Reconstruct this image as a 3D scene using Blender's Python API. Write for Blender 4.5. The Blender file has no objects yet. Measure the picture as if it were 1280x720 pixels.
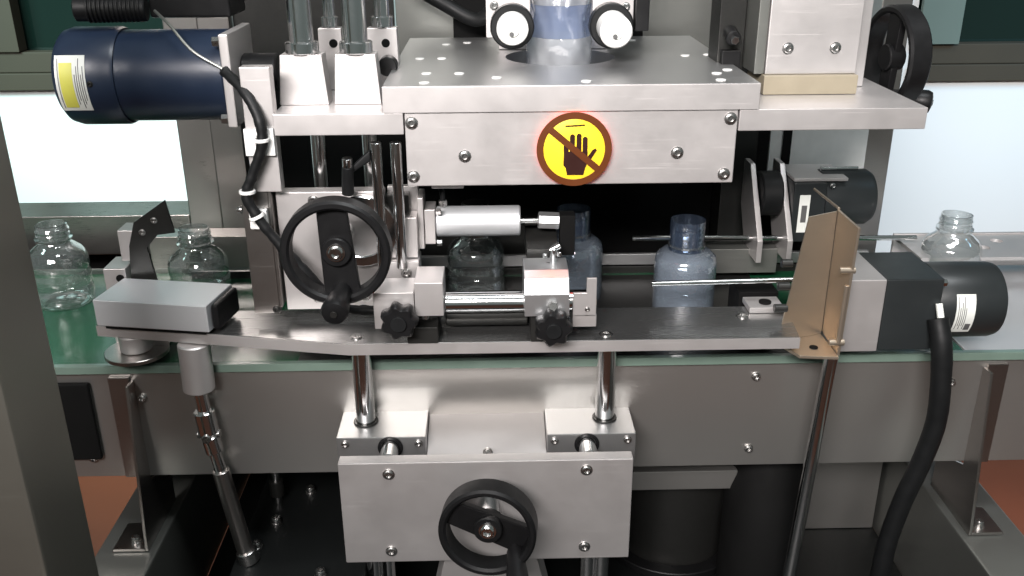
import bpy, bmesh, math, random
from mathutils import Vector, Matrix
R = random.Random(7)
sc = bpy.context.scene
COL = sc.collection
S = 0.001                                   # the scene is written in millimetres

# ------------------------------------------------------------------ camera, world, lamps, exposure
def setup():
    p, y, r = math.radians(22.4), math.radians(1.2), math.radians(0.35)
    fw = Vector((math.sin(y)*math.cos(p), math.cos(y)*math.cos(p), -math.sin(p)))
    rt = Vector((math.cos(y), -math.sin(y), 0)); up = rt.cross(fw)
    Rv = math.cos(r)*rt - math.sin(r)*up; Uv = math.sin(r)*rt + math.cos(r)*up
    cam = bpy.data.cameras.new('camera'); co = bpy.data.objects.new('camera', cam); COL.objects.link(co)
    m = Matrix((Rv, Uv, -fw)).transposed().to_4x4(); m.translation = Vector((-69.07, -810.4, 235.06))*S
    co.matrix_world = m
    cam.sensor_width = 36; cam.lens = 36*1174/1280; cam.clip_start = .02; cam.clip_end = 50
    sc.camera = co
    w = bpy.data.worlds.new('World'); sc.world = w; w.use_nodes = True
    bg = w.node_tree.nodes['Background']; bg.inputs[0].default_value = (.84, 1, .96, 1); bg.inputs[1].default_value = .15
    def area(name, loc, target, sx, sy, watts, col, spread=180):
        l = bpy.data.lights.new(name, 'AREA'); l.shape = 'RECTANGLE'; l.size = sx; l.size_y = sy; l.energy = watts; l.color = col; l.spread = math.radians(spread)
        o = bpy.data.objects.new(name, l); COL.objects.link(o); o.location = loc
        o.rotation_euler = (Vector(target)-Vector(loc)).to_track_quat('-Z', 'Y').to_euler(); return o
    area('unseen_lamp', (-.55, -1.75, 1.05), (0, 0, .22), 1.2, .4, 11.5, (1, .945, .925), 54)
    area('unseen_lamp', (.30, -.50, 1.7), (.05, .1, 0), 1.0, .3, 5.2, (.95, .98, 1), 85)
    area('unseen_lamp', (-1.15, .2, .55), (-.8, .9, -.15), .6, .3, 4.6, (.70, 1, .96), 80)  # added unseen lamp, low at the side, brightening the left wall
    area('unseen_lamp', (1.25, .2, .55), (.85, .9, -.2), .6, .3, 1.7, (.40, .74, 1), 80)  # added unseen lamp giving the right wall its bluish light
    vs = sc.view_settings; vs.view_transform = 'Standard'; vs.look = 'None'; vs.gamma = 1; vs.exposure = 0; vs.use_curve_mapping = False
    sc.render.filter_size = 2.1
    c = sc.cycles; c.caustics_reflective = False; c.caustics_refractive = False; c.transparent_max_bounces = 24; c.max_bounces = 10
    c.glossy_bounces = 6; c.sample_clamp_indirect = 4
setup()

# ------------------------------------------------------------------ materials
def nt(name):
    m = bpy.data.materials.new(name); m.use_nodes = True
    return m, m.node_tree.nodes, m.node_tree.links, m.node_tree.nodes['Principled BSDF']
def metal(name, col, rough, metallic=1.0, streak=(400, 400, 400), amt=.10, bump=.03, var=.08, smudge=.12, aniso=0, turn=0, scratch=.09):
    """machined or brushed metal: stretched grain, faint smudges in colour and gloss"""
    m, N, L, P = nt(name)
    tc = N.new('ShaderNodeTexCoord'); mp = N.new('ShaderNodeMapping'); mp.inputs['Scale'].default_value = streak
    L.new(tc.outputs['Object'], mp.inputs[0])
    n = N.new('ShaderNodeTexNoise'); n.inputs['Scale'].default_value = 1; n.inputs['Detail'].default_value = 4
    L.new(mp.outputs[0], n.inputs[0])
    n2 = N.new('ShaderNodeTexNoise'); n2.inputs['Scale'].default_value = 22; n2.inputs['Detail'].default_value = 5; n2.inputs['Roughness'].default_value = .65
    L.new(tc.outputs['Object'], n2.inputs[0])
    ad = N.new('ShaderNodeMath'); ad.operation = 'MULTIPLY_ADD'; ad.inputs[1].default_value = amt; ad.inputs[2].default_value = rough - amt*.5
    L.new(n.outputs[0], ad.inputs[0])
    a2 = N.new('ShaderNodeMath'); a2.operation = 'MULTIPLY_ADD'; a2.inputs[1].default_value = smudge; L.new(n2.outputs[0], a2.inputs[0]); L.new(ad.outputs[0], a2.inputs[2])
    a3 = N.new('ShaderNodeMath'); a3.operation = 'SUBTRACT'; a3.inputs[1].default_value = smudge*.5; a3.use_clamp = True; L.new(a2.outputs[0], a3.inputs[0])
    L.new(a3.outputs[0], P.inputs['Roughness'])
    mx = N.new('ShaderNodeMix'); mx.data_type = 'RGBA'
    mx.inputs[6].default_value = (*[c*(1-var) for c in col], 1); mx.inputs[7].default_value = (*[min(1, c*(1+var)) for c in col], 1)
    av = N.new('ShaderNodeMath'); av.operation = 'ADD'; L.new(n.outputs[0], av.inputs[0]); L.new(n2.outputs[0], av.inputs[1])
    hv = N.new('ShaderNodeMath'); hv.operation = 'MULTIPLY'; hv.inputs[1].default_value = .5; L.new(av.outputs[0], hv.inputs[0])
    L.new(hv.outputs[0], mx.inputs[0]); L.new(mx.outputs[2], P.inputs['Base Color'])
    P.inputs['Metallic'].default_value = metallic
    mp2 = N.new('ShaderNodeMapping'); mp2.inputs['Rotation'].default_value = (.1, .55, .3); mp2.inputs['Scale'].default_value = (14, 900, 900)
    L.new(tc.outputs['Object'], mp2.inputs[0]); n4 = N.new('ShaderNodeTexNoise'); n4.inputs['Scale'].default_value = 1; n4.inputs['Detail'].default_value = 1
    L.new(mp2.outputs[0], n4.inputs[0]); th = N.new('ShaderNodeMapRange'); th.inputs[1].default_value = .68; th.inputs[2].default_value = .74; th.inputs[4].default_value = scratch
    L.new(n4.outputs[0], th.inputs[0]); a5 = N.new('ShaderNodeMath'); a5.operation = 'ADD'; L.new(a3.outputs[0], a5.inputs[0]); L.new(th.outputs[0], a5.inputs[1]); L.new(a5.outputs[0], P.inputs['Roughness'])
    if aniso:
        tg = N.new('ShaderNodeTangent'); tg.direction_type = 'RADIAL'; tg.axis = 'Z'; L.new(tg.outputs[0], P.inputs['Tangent'])
        P.inputs['Anisotropic'].default_value = aniso; P.inputs['Anisotropic Rotation'].default_value = turn
    if bump:
        b = N.new('ShaderNodeBump'); b.inputs['Strength'].default_value = bump; b.inputs['Distance'].default_value = .0004
        L.new(n.outputs[0], b.inputs['Height']); L.new(b.outputs[0], P.inputs['Normal'])
    return m
def paint(name, col, rough=.4, spec=.5, var=.12, scale=60, bump=.0, coat=0):
    m, N, L, P = nt(name)
    tc = N.new('ShaderNodeTexCoord'); n = N.new('ShaderNodeTexNoise'); n.inputs['Scale'].default_value = scale; n.inputs['Detail'].default_value = 6
    L.new(tc.outputs['Object'], n.inputs[0])
    mx = N.new('ShaderNodeMix'); mx.data_type = 'RGBA'; L.new(n.outputs[0], mx.inputs[0])
    mx.inputs[6].default_value = (*[c*(1-var) for c in col], 1); mx.inputs[7].default_value = (*[min(1, c*(1+var)) for c in col], 1)
    L.new(mx.outputs[2], P.inputs['Base Color'])
    a = N.new('ShaderNodeMath'); a.operation = 'MULTIPLY_ADD'; a.inputs[1].default_value = .2; a.inputs[2].default_value = rough-.1; L.new(n.outputs[0], a.inputs[0])
    L.new(a.outputs[0], P.inputs['Roughness']); P.inputs['Specular IOR Level'].default_value = spec; P.inputs['Coat Weight'].default_value = coat
    if bump:
        n3 = N.new('ShaderNodeTexNoise'); n3.inputs['Scale'].default_value = 900; L.new(tc.outputs['Object'], n3.inputs[0])
        b = N.new('ShaderNodeBump'); b.inputs['Strength'].default_value = bump; b.inputs['Distance'].default_value = .0005
        L.new(n3.outputs[0], b.inputs['Height']); L.new(b.outputs[0], P.inputs['Normal'])
    return m
def film(name, tint, haze=.06, hazecol=(.7, .8, .9), gloss=.06, rim=.55, rough=.05, bump=.3, bscale=60):
    """thin clear plastic wall: see-through, with a fresnel gloss and a little milky haze"""
    m, N, L, P = nt(name); N.remove(P); out = N['Material Output']
    t = N.new('ShaderNodeBsdfTransparent'); t.inputs[0].default_value = (*tint, 1)
    g = N.new('ShaderNodeBsdfGlossy'); g.inputs['Roughness'].default_value = rough; g.inputs[0].default_value = (1, 1, 1, 1)
    d = N.new('ShaderNodeBsdfDiffuse'); d.inputs[0].default_value = (*hazecol, 1)
    tl = N.new('ShaderNodeBsdfTranslucent'); tl.inputs[0].default_value = (*hazecol, 1)
    dm = N.new('ShaderNodeMixShader'); L.new(d.outputs[0], dm.inputs[1]); L.new(tl.outputs[0], dm.inputs[2])
    m1 = N.new('ShaderNodeMixShader'); m1.inputs[0].default_value = haze; L.new(t.outputs[0], m1.inputs[1]); L.new(dm.outputs[0], m1.inputs[2])
    lw = N.new('ShaderNodeLayerWeight'); lw.inputs[0].default_value = .35
    tc = N.new('ShaderNodeTexCoord'); n = N.new('ShaderNodeTexNoise'); n.inputs['Scale'].default_value = bscale; n.inputs['Detail'].default_value = 2
    L.new(tc.outputs['Object'], n.inputs[0]); b = N.new('ShaderNodeBump'); b.inputs['Strength'].default_value = bump; b.inputs['Distance'].default_value = .004
    L.new(n.outputs[0], b.inputs['Height']); L.new(b.outputs[0], g.inputs['Normal']); L.new(b.outputs[0], lw.inputs['Normal'])
    f = N.new('ShaderNodeMath'); f.operation = 'MULTIPLY_ADD'; f.inputs[1].default_value = rim; f.inputs[2].default_value = gloss; L.new(lw.outputs['Facing'], f.inputs[0])
    m2 = N.new('ShaderNodeMixShader'); L.new(f.outputs[0], m2.inputs[0]); L.new(m1.outputs[0], m2.inputs[1]); L.new(g.outputs[0], m2.inputs[2])
    L.new(m2.outputs[0], out.inputs[0]); return m
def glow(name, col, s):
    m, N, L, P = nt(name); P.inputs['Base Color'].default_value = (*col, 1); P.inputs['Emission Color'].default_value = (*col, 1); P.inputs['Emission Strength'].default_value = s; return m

M = dict(
 alu=metal('bead_blasted_aluminium', (.70, .67, .66), .44, .80, (1600, 1600, 1600), .07, .03, .05, .20),
 alu_top=metal('ground_aluminium', (.50, .50, .50), .38, .92, (60, 4000, 4000), .08, .012, .03, .06),
 alu_bright=metal('anodised_aluminium', (.80, .81, .82), .30, .9, (60, 900, 900), .06, .02, .03, .05),
 alu_satin=metal('satin_aluminium', (.80, .82, .84), .46, .72, (60, 900, 900), .06, .02, .03, .05),
 steel=metal('brushed_stainless', (.52, .49, .47), .30, 1, (60, 60, 5000), .10, .012, .04, .08),
 steel_x=metal('brushed_stainless_lengthwise', (.50, .47, .45), .29, 1, (40, 4000, 4000), .10, .012, .04, .08),
 steel_dull=metal('dull_stainless', (.25, .255, .238), .40, .75, (60, 60, 4000), .10, .012, .06, .08),
 post_steel=metal('dark_post_stainless', (.33, .325, .285), .36, .82, (60, 60, 4000), .10, .012, .06, .08),
 plate=metal('ground_steel_plate', (.38, .38, .375), .26, .92, (50, 4000, 4000), .06, .01, .03, .06),
 steel_dark=metal('worn_stainless_sheet', (.54, .525, .50), .30, .84, (40, 40, 4000), .06, .003, .03, .08, .75, 0),
 chrome=metal('hard_chrome', (.80, .80, .80), .15, 1, (300, 300, 300), .03, 0, .02, .05),
 screw=metal('screw_steel', (.58, .57, .56), .28, 1, (500, 500, 500), .08, 0, .06, .08),
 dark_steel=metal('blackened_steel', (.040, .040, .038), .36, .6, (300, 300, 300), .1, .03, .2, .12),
 tan=metal('warm_reflection_sheet', (.55, .465, .37), .33, .85, (30, 30, 300), .05, 0, .05, .10, scratch=.05),  # warm floor reflection put into the sheet's tan base colour
 pad=paint('beige_pad', (.30, .26, .19), .5),
 black=paint('black_plastic', (.007, .007, .0075), .42, .28, .2, 90, .06),
 rubber=paint('black_rubber', (.007, .0075, .008), .5, .28, .25, 70),
 matt=paint('matt_black', (.004, .004, .004), .75, .15, .2, 40),
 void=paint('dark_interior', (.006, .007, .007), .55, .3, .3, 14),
 navy=paint('navy_motor_paint', (.014, .024, .048), .36, .5, .12, 40, .05),
 grey_motor=paint('dark_grey_motor_paint', (.018, .021, .022), .38, .5, .12, 40, .05),
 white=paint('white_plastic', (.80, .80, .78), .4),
 label=paint('label_paper', (.72, .74, .70), .5), yellow_ink=paint('yellow_print', (.62, .60, .10), .5), ink=paint('dark_print', (.10, .10, .10), .5),
 sign_yellow=paint('sign_yellow', (1.0, .68, .035), .35, .4, .04), sign_brown=paint('sign_brown', (.105, .028, .006), .4, .4, .1), sign_dark=paint('sign_hand', (.028, .008, .006), .45, .3, .1),
 belt=paint('green_belt', (.009, .085, .036), .22, .6, .15, 8, 0, .1),
 strip=paint('pale_green_strip', (.15, .21, .175), .14),
 wall=paint('white_wall', (.80, .82, .82), .7, .3, .03, 4),
 brown=paint('brown_window_frame', (.045, .037, .024), .7, .5, .15, 10),
 pale_green=paint('pale_green_curtain', (.13, .17, .15), .8, .2, .1, 10),
 floor=paint('terracotta_floor', (.26, .07, .03), .40, .4, .25, 5),
 glass=paint('dark_green_glass', (.006, .016, .013), .06, .6, .3, 2),
 pet=film('clear_bottle', (.95, .97, .97), .09, (.8, .85, .85), .16, .70, .04, .5, 45),
 sleeve=film('clear_blue_sleeve', (.80, .87, .95), .34, (.64, .74, .88), .14, .6, .10, .45, 50),
 sleeve_roll=film('clear_film_tube', (.95, .97, .99), .52, (.93, .96, 1), .18, .6, .08, .35, 30),
 neck_film=film('dark_blue_neck_film', (.42, .50, .62), .28, (.12, .16, .25), .08, .45, .10, .45, 50),
 blue_film=film('blue_film_band', (.66, .74, .92), .42, (.52, .62, .84), .08, .4, .1, .3, 30),
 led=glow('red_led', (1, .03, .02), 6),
)

# ------------------------------------------------------------------ mesh helpers (millimetres)
class MB:
    def __init__(s): s.b = bmesh.new(); s.flat = False
    def _bev(s, faces, off, seg=2):
        s.flat = True
        if off <= 0: return
        es = list({e for f in faces for e in f.edges})
        bmesh.ops.bevel(s.b, geom=es, offset=off, offset_type='OFFSET', segments=seg, profile=.5, affect='EDGES', clamp_overlap=True)
    def box(s, x0, x1, y0, y1, z0, z1, b=.8):
        return s.prism([(x0, y0), (x1, y0), (x1, y1), (x0, y1)], 'z', z0, z1, b)
    def prism(s, poly, ax, a0, a1, b=.8):
        mk = {'z': lambda p, a: (p[0], p[1], a), 'y': lambda p, a: (p[0], a, p[1]), 'x': lambda p, a: (a, p[0], p[1])}[ax]
        A = [s.b.verts.new(mk(p, a0)) for p in poly]; B = [s.b.verts.new(mk(p, a1)) for p in poly]
        n = len(poly); fs = [s.b.faces.new(A), s.b.faces.new(B[::-1])]
        for i in range(n): fs.append(s.b.faces.new((A[i], B[i], B[(i+1) % n], A[(i+1) % n])))
        bmesh.ops.recalc_face_normals(s.b, faces=fs); s._bev(fs, b); return s
    def hull(s, pts, b=.5):
        """eight corners: bottom four then top four, both in the same order"""
        v = [s.b.verts.new(p) for p in pts]
        fs = [s.b.faces.new([v[i] for i in q]) for q in ((0, 1, 2, 3), (4, 5, 6, 7), (0, 1, 5, 4), (1, 2, 6, 5), (2, 3, 7, 6), (3, 0, 4, 7))]
        bmesh.ops.recalc_face_normals(s.b, faces=fs); s._bev(fs, b); return s
    def lathe(s, c, ax, prof, seg=40, caps=True):
        """prof = [(radius, height along ax)]"""
        ax = Vector(ax).normalized(); u = ax.orthogonal().normalized(); w = ax.cross(u); c = Vector(c)
        rings = []
        for r, h in prof:
            rings.append([s.b.verts.new(c+ax*h+(u*math.cos(2*math.pi*i/seg)+w*math.sin(2*math.pi*i/seg))*r) for i in range(seg)])
        fs = []
        for a, b in zip(rings, rings[1:]):
            for i in range(seg): fs.append(s.b.faces.new((a[i], a[(i+1) % seg], b[(i+1) % seg], b[i])))
        if caps: fs += [s.b.faces.new(rings[0]), s.b.faces.new(rings[-1])]
        bmesh.ops.recalc_face_normals(s.b, faces=fs); return s
    def cyl(s, p0, p1, r, seg=32, r2=None, b=None):
        d = Vector(p1)-Vector(p0); L = d.length; r2 = r if r2 is None else r2; b = min(r, L)*.08 if b is None else b
        return s.lathe(p0, d, [(r-b, 0), (r, b), (r2, L-b), (r2-b, L)], seg)
    def ring(s, c, ax, ro, ri, h, seg=48, b=1.0):
        ax = Vector(ax).normalized(); u = ax.orthogonal().normalized(); w = ax.cross(u); c = Vector(c)
        prof = [(ri+b, 0), (ro-b, 0), (ro, b), (ro, h-b), (ro-b, h), (ri+b, h), (ri, h-b), (ri, b)]
        rings = [[s.b.verts.new(c+ax*hh+(u*math.cos(2*math.pi*i/seg)+w*math.sin(2*math.pi*i/seg))*r) for i in range(seg)] for r, hh in prof]
        fs = []
        for k in range(8):
            a, bb = rings[k], rings[(k+1) % 8]
            for i in range(seg): fs.append(s.b.faces.new((a[i], a[(i+1) % seg], bb[(i+1) % seg], bb[i])))
        bmesh.ops.recalc_face_normals(s.b, faces=fs); return s
    def tube(s, pts, r, seg=12, steps=8, wob=0):
        P = [Vector(p) for p in pts]; P = [P[0]*2-P[1]]+P+[P[-1]*2-P[-2]]; path = []
        for i in range(1, len(P)-2):
            for k in range(steps):
                t = k/steps; a, b, c, d = P[i-1:i+3]
                path.append(.5*((2*b)+(c-a)*t+(2*a-5*b+4*c-d)*t*t+(3*b-a-3*c+d)*t**3))
        path.append(P[-2]); u = None; rings = []
        for i, p in enumerate(path):
            t = (path[min(i+1, len(path)-1)]-path[max(i-1, 0)]).normalized()
            u = t.orthogonal().normalized() if u is None else (u-t*u.dot(t)).normalized(); w = t.cross(u)
            rr = r*(1+wob*R.uniform(-1, 1))
            rings.append([s.b.verts.new(p+(u*math.cos(2*math.pi*k/seg)+w*math.sin(2*math.pi*k/seg))*rr) for k in range(seg)])
        fs = []
        for a, b in zip(rings, rings[1:]):
            for i in range(seg): fs.append(s.b.faces.new((a[i], a[(i+1) % seg], b[(i+1) % seg], b[i])))
        fs += [s.b.faces.new(rings[0]), s.b.faces.new(rings[-1])]
        bmesh.ops.recalc_face_normals(s.b, faces=fs); return s
    def plate_hole(s, x0, x1, y0, y1, z0, z1, holes, seg=40):
        """slab with round through holes in one row of bands split along x"""
        hs = sorted(holes); cuts = [x0]+[(a[0]+b[0])/2 for a, b in zip(hs, hs[1:])]+[x1]
        fs = []
        for k, (cx, cy, r) in enumerate(hs):
            a0, a1 = cuts[k], cuts[k+1]; angs = sorted({2*math.pi*i/seg for i in range(seg)} | {math.atan2(yy-cy, xx-cx) % (2*math.pi) for xx in (a0, a1) for yy in (y0, y1)})
            def edge(t):
                dx, dy = math.cos(t), math.sin(t); ks = []
                if abs(dx) > 1e-9: ks.append(((a1 if dx > 0 else a0)-cx)/dx)
                if abs(dy) > 1e-9: ks.append(((y1 if dy > 0 else y0)-cy)/dy)
                q = min(ks); return cx+dx*q, cy+dy*q
            V = []
            for t in angs:
                ex, ey = edge(t); hx, hy = cx+r*math.cos(t), cy+r*math.sin(t)
                V.append([s.b.verts.new(p) for p in ((hx, hy, z1), (ex, ey, z1), (ex, ey, z0), (hx, hy, z0))])
            n = len(V)
            for i in range(n):
                a, b = V[i], V[(i+1) % n]
                for q in range(4):
                    if q == 1:
                        mx = (a[1].co.x+b[1].co.x)/2
                        if (abs(mx-a0) < 1e-6 and k > 0) or (abs(mx-a1) < 1e-6 and k < len(hs)-1): continue
                    fs.append(s.b.faces.new((a[q], a[(q+1) % 4], b[(q+1) % 4], b[q])))
        bmesh.ops.remove_doubles(s.b, verts=list({v for f in fs for v in f.verts}), dist=1e-4)
        bmesh.ops.recalc_face_normals(s.b, faces=s.b.faces[:]); return s
    def rot(s, ang, ax, c):
        bmesh.ops.rotate(s.b, verts=s.b.verts[:], cent=Vector(c), matrix=Matrix.Rotation(math.radians(ang), 3, ax)); return s
    def build(s, name, mat, parent=None, smooth=34):
        b = s.b
        for f in b.faces: f.smooth = True
        for e in b.edges:
            if len(e.link_faces) == 2 and e.calc_face_angle(0) > math.radians(smooth): e.smooth = False
        if parent is not None:
            o0 = Vector(parent['_o'])
        else:
            xs = [v.co for v in b.verts]; o0 = Vector(((min(v.x for v in xs)+max(v.x for v in xs))/2, (min(v.y for v in xs)+max(v.y for v in xs))/2, min(v.z for v in xs)))
        for v in b.verts: v.co = (v.co-o0)*S
        me = bpy.data.meshes.new(name); b.to_mesh(me); b.free(); me.materials.append(M[mat])
        o = bpy.data.objects.new(name, me); COL.objects.link(o); o['_o'] = tuple(o0)
        if s.flat:
            wn = o.modifiers.new('weighted_normals', 'WEIGHTED_NORMAL'); wn.keep_sharp = True; wn.weight = 100
        if parent is not None: o.parent = parent
        else: o.location = o0*S
        return o
def tag(o, label, cat, group=None):
    o['label'] = label; o['category'] = cat
    if group: o['group'] = group
    return o
def thing(name, label, cat, loc, group=None):
    o = bpy.data.objects.new(name, None); COL.objects.link(o); o.location = Vector(loc)*S; o['_o'] = tuple(loc); o.empty_display_size = .01
    return tag(o, label, cat, group)
def struct(o): o['kind'] = 'structure'; return o
def stuff(o): o['kind'] = 'stuff'; return o
def B(x0, x1, y0, y1, z0, z1, b=.8): return MB().box(x0, x1, y0, y1, z0, z1, b)
_screw = {}
def screw(parent, c, d=(0, -1, 0), r=5, h=3.5, mat='screw', name='screw'):
    """socket-head screw: washer edge, head, hexagonal recess; mesh data shared between alike screws"""
    key = (round(r, 1), round(h, 1), mat)
    if key not in _screw:
        mb = MB(); mb.lathe((0, 0, 0), (0, 0, 1), [(r*1.28, 0), (r*1.28, h*.22), (r*1.02, h*.24), (r, h*.85), (r*.86, h), (r*.56, h)], 24)
        fs = [f for f in mb.b.faces if len(f.verts) == 24]; bmesh.ops.delete(mb.b, geom=fs, context='FACES_ONLY')
        mb.lathe((0, 0, 0), (0, 0, 1), [(r*.56, h), (r*.5, h*.3), (.01, h*.3)], 24, False)
        mb.lathe((0, 0, 0), (0, 0, 1), [(r*1.28, 0), (.01, 0)], 24, False)
        t = bpy.data.objects.new('_t', None); t['_o'] = (0, 0, 0)
        o = mb.build('screw', mat, t); me = o.data; bpy.data.objects.remove(o); bpy.data.objects.remove(t); _screw[key] = me
    o = bpy.data.objects.new(name, _screw[key]); COL.objects.link(o); o.parent = parent
    o.location = (Vector(c)-Vector(parent['_o']))*S; o.rotation_euler = Vector(d).to_track_quat('Z', 'Y').to_euler(); return o

# ------------------------------------------------------------------ the room behind: floor, wall, windows
struct(B(-4000, 4000, -4000, 920, -870, -850, 0).build('floor', 'floor'))
WY = 900
w = B(-4000, 4000, WY, WY+60, -850, -72, 0); w.box(-4000, 4000, WY, WY+60, 1300, 1900, 0); w.box(-560, 690, WY, WY+60, -72, 1300, 0)
struct(w.build('wall', 'wall'))
def window(x0, x1, z0, z1, label, mull):
    t = thing('window', label, 'window', ((x0+x1)/2, WY, z0), 'windows in the wall behind the machine')
    B(x0, x1, WY-14, WY+20, z0, z0+30, 2).build('sill', 'brown', t)
    B(x0, x1, WY-8, WY+20, z0+30.5, z0+66, 2).build('frame', 'brown', t)
    B(x0, x1, WY-8, WY+20, z1-50, z1, 2).build('frame', 'brown', t)
    for m0, m1 in mull: B(m0, m1, WY-14, WY+18, z0+66.5, z1-50.5, 2).build('mullion', 'brown', t)
    B(x0, x1, WY+22, WY+28, z0, z1, 0).build('pane', 'glass', t)
    return t
window(-2400, -560, -72, 1300, 'brown framed dark window above the white wall left of the blue motor', ((-2400, -2350), (-935, -893), (-610, -560)))
tw = window(690, 2400, -72, 1300, 'brown framed window with pale curtain above the bluish wall right of the machine', ((2350, 2400),))
B(690, 764, WY-20, WY-10, -5, 1249, 1).build('curtain', 'pale_green', tw)

# enclosure frame behind and in front
t = thing('enclosure_post', 'dark brushed stainless enclosure post in the left foreground', 'post', (-420, -222, -850))
B(-474, -396, -252, -178, -850, 420, 3).build('tube', 'post_steel', t)
t = thing('enclosure_post', 'stainless enclosure post behind the blue motor beside the white wall', 'post', (-430, 345, -850))
B(-452, -411, 330, 372, -850, 520, 2).build('tube', 'steel', t); B(-409, -372, 322, 366, -420, 520, 1.5).build('cover_strip', 'steel', t)
t = thing('enclosure_post', 'stainless enclosure post right of the rear motor beside the bluish wall', 'post', (398, 320, -850))
B(381, 417, 300, 340, -850, 520, 2).build('tube', 'steel', t)
tag(B(211, 252, 296, 336, -420, 60, 1.5).build('rear_post', 'dark_steel'), 'dark olive upright post behind the right end of the head', 'post')
tag(B(-700, -455, 340, 400, -185, -132, 2).build('frame_beam', 'steel_x'), 'shiny horizontal stainless beam behind the leftmost bottle', 'beam')
t = thing('back_plate', 'dull grey upright back plate standing behind the feed rollers', 'plate', (30, 345, 40))
B(-180, 300, 338, 346, 40, 420, 1).build('panel', 'steel_dull', t); B(-371, -182, 336, 344, 40, 420, 1).build('side_panel', 'dark_steel', t)
B(-112, -74, 318, 337, 60, 420, 1.5).build('channel', 'matt', t); B(76, 110, 318, 337, 60, 420, 1.5).build('channel', 'matt', t)
tag(B(-1000, -374, 402, 407, -500, -134, .5).build('rear_guard', 'matt'), 'low matt black guard below the shiny beam at the far left', 'guard')
tag(B(-372, 380, 348, 353, -420, 39, .5).build('rear_guard', 'matt'), 'matt black rear guard behind the bottles on the belt', 'guard')

# ------------------------------------------------------------------ conveyor
cv = thing('conveyor', 'stainless belt conveyor with glossy green belt running across the machine', 'conveyor', (0, 130, -420))
B(-760, 398, 16, 262, -188, -181, 1).build('belt', 'belt', cv); B(400, 900, 16, 262, -188, -181, 1).build('belt_reflection_plate', 'alu_satin', cv); B(-180, 40, 256, 260, -170, -112, .6).build('rear_cover', 'dark_steel', cv)  # pale plate at right stands in for the wall's reflection on the belt
B(-760, 900, 8, 15.5, -187, -178.5, .8).build('edge_strip', 'strip', cv)
B(-262, 236, 18, 100, -180.7, -179.6, .3).build('belt_shade_plate', 'dark_steel', cv); B(-262, 236, 103, 232, -180.7, -179.6, .3).build('belt_shade_plate', 'dark_steel', cv)  # dark plates added over the belt centre in place of shade
sp = B(-760, 900, 13, 17, -306, -187, .6).build('side_panel', 'steel_dark', cv)
B(-760, 900, 17.5, 40, -309, -304, .6).build('return_flange', 'steel_x', cv)
B(-760, 900, 263, 268, -306, -176, .6).build('rear_panel', 'steel_dull', cv)
B(-430, 380, 234, 240, -168, -154, 1).build('guide_rail', 'alu_top', cv)
B(-430, 380, 240.5, 247, -205, -172, 1).build('guide_rail', 'dark_steel', cv)
B(-520, -465, 6, 12.5, -283, -196, 3).build('cover', 'matt', cv)
for x, z in ((-417, -216), (190, -203), (190, -286), (387, -213), (-476, -284)): screw(cv, (x, 13, z), r=3.6, h=4, name='bolt')
def gusset(x, sgn, label):
    t = thing('leg_bracket', label, 'bracket', (x, 0, -372), 'leg brackets carrying the conveyor')
    MB().prism([(12, -190), (12, -372), (-22, -372), (-14, -190)] if False else [(12.5, -196), (-2, -196), (-24, -366), (-24, -372), (66, -372), (66, -330), (12.5, -310)], 'x', x-1.5, x+1.5, .4).build('web', 'steel', t)
    MB().box(x-34 if sgn < 0 else x+2, x-2 if sgn < 0 else x+34, -24, 20, -372, -369, .4).build('foot', 'steel', t)
    screw(t, (x+sgn*14, -12, -369), (0, 0, 1), 4.5, 7, name='bolt')
    MB().box(x-22 if sgn < 0 else x+2, x-2 if sgn < 0 else x+22, 9, 12.5, -305, -192, .3).build('flange', 'steel', t)
gusset(-424, -1, 'left stainless leg bracket with foot flange below the conveyor')
gusset(418, 1, 'right stainless leg bracket with foot flange beside the hanging cable')
# machine base below
for x0, x1, lab in ((-476, -414, 'left square base tube under the leg bracket'), (408, 476, 'right square base tube under the leg bracket')):
    tag(B(x0, x1, -420, 520, -508, -373, 4).build('base_tube', 'steel_dull'), lab+' running front to back', 'tube')
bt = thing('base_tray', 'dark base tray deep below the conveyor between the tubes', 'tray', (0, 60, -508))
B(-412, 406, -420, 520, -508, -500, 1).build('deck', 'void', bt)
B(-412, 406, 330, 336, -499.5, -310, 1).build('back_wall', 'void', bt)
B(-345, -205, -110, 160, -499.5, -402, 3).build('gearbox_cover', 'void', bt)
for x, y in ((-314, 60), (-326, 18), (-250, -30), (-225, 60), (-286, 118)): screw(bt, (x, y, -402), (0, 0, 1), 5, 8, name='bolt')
sh = thing('drive_shaft', 'short chrome shaft standing below the conveyor panel left of the lift', 'shaft', (-318, 90, -402))
MB().cyl((-320, 100, -345), (-320, 100, -402), 5).build('shaft', 'chrome', sh); MB().cyl((-320, 100, -372), (-320, 100, -392), 8).build('collar', 'dark_steel', sh)
tag(B(60, 196, 60, 78, -368, -344, 1.5).build('cross_rail', 'steel_dark'), 'pale cross rail below the conveyor right of the lift', 'rail')
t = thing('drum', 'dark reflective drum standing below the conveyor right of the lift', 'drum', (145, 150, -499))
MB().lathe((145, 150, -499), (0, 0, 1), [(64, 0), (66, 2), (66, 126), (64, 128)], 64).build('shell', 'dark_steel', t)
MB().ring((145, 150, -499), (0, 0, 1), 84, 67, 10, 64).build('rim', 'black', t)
tag(MB().tube([(238, 110, -300), (236, 90, -340), (228, 60, -400), (222, 40, -499)], 44, 24).build('air_hose', 'matt'), 'fat matt black hose hanging below the conveyor beside the chrome rod', 'hose')
t = thing('side_cover', 'dark stainless cover sheet behind the lower right chrome rod', 'cover', (330, 110, -428))
B(262, 404, 160, 164, -499, -307, .6).build('sheet', 'steel_dark', t)

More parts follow.
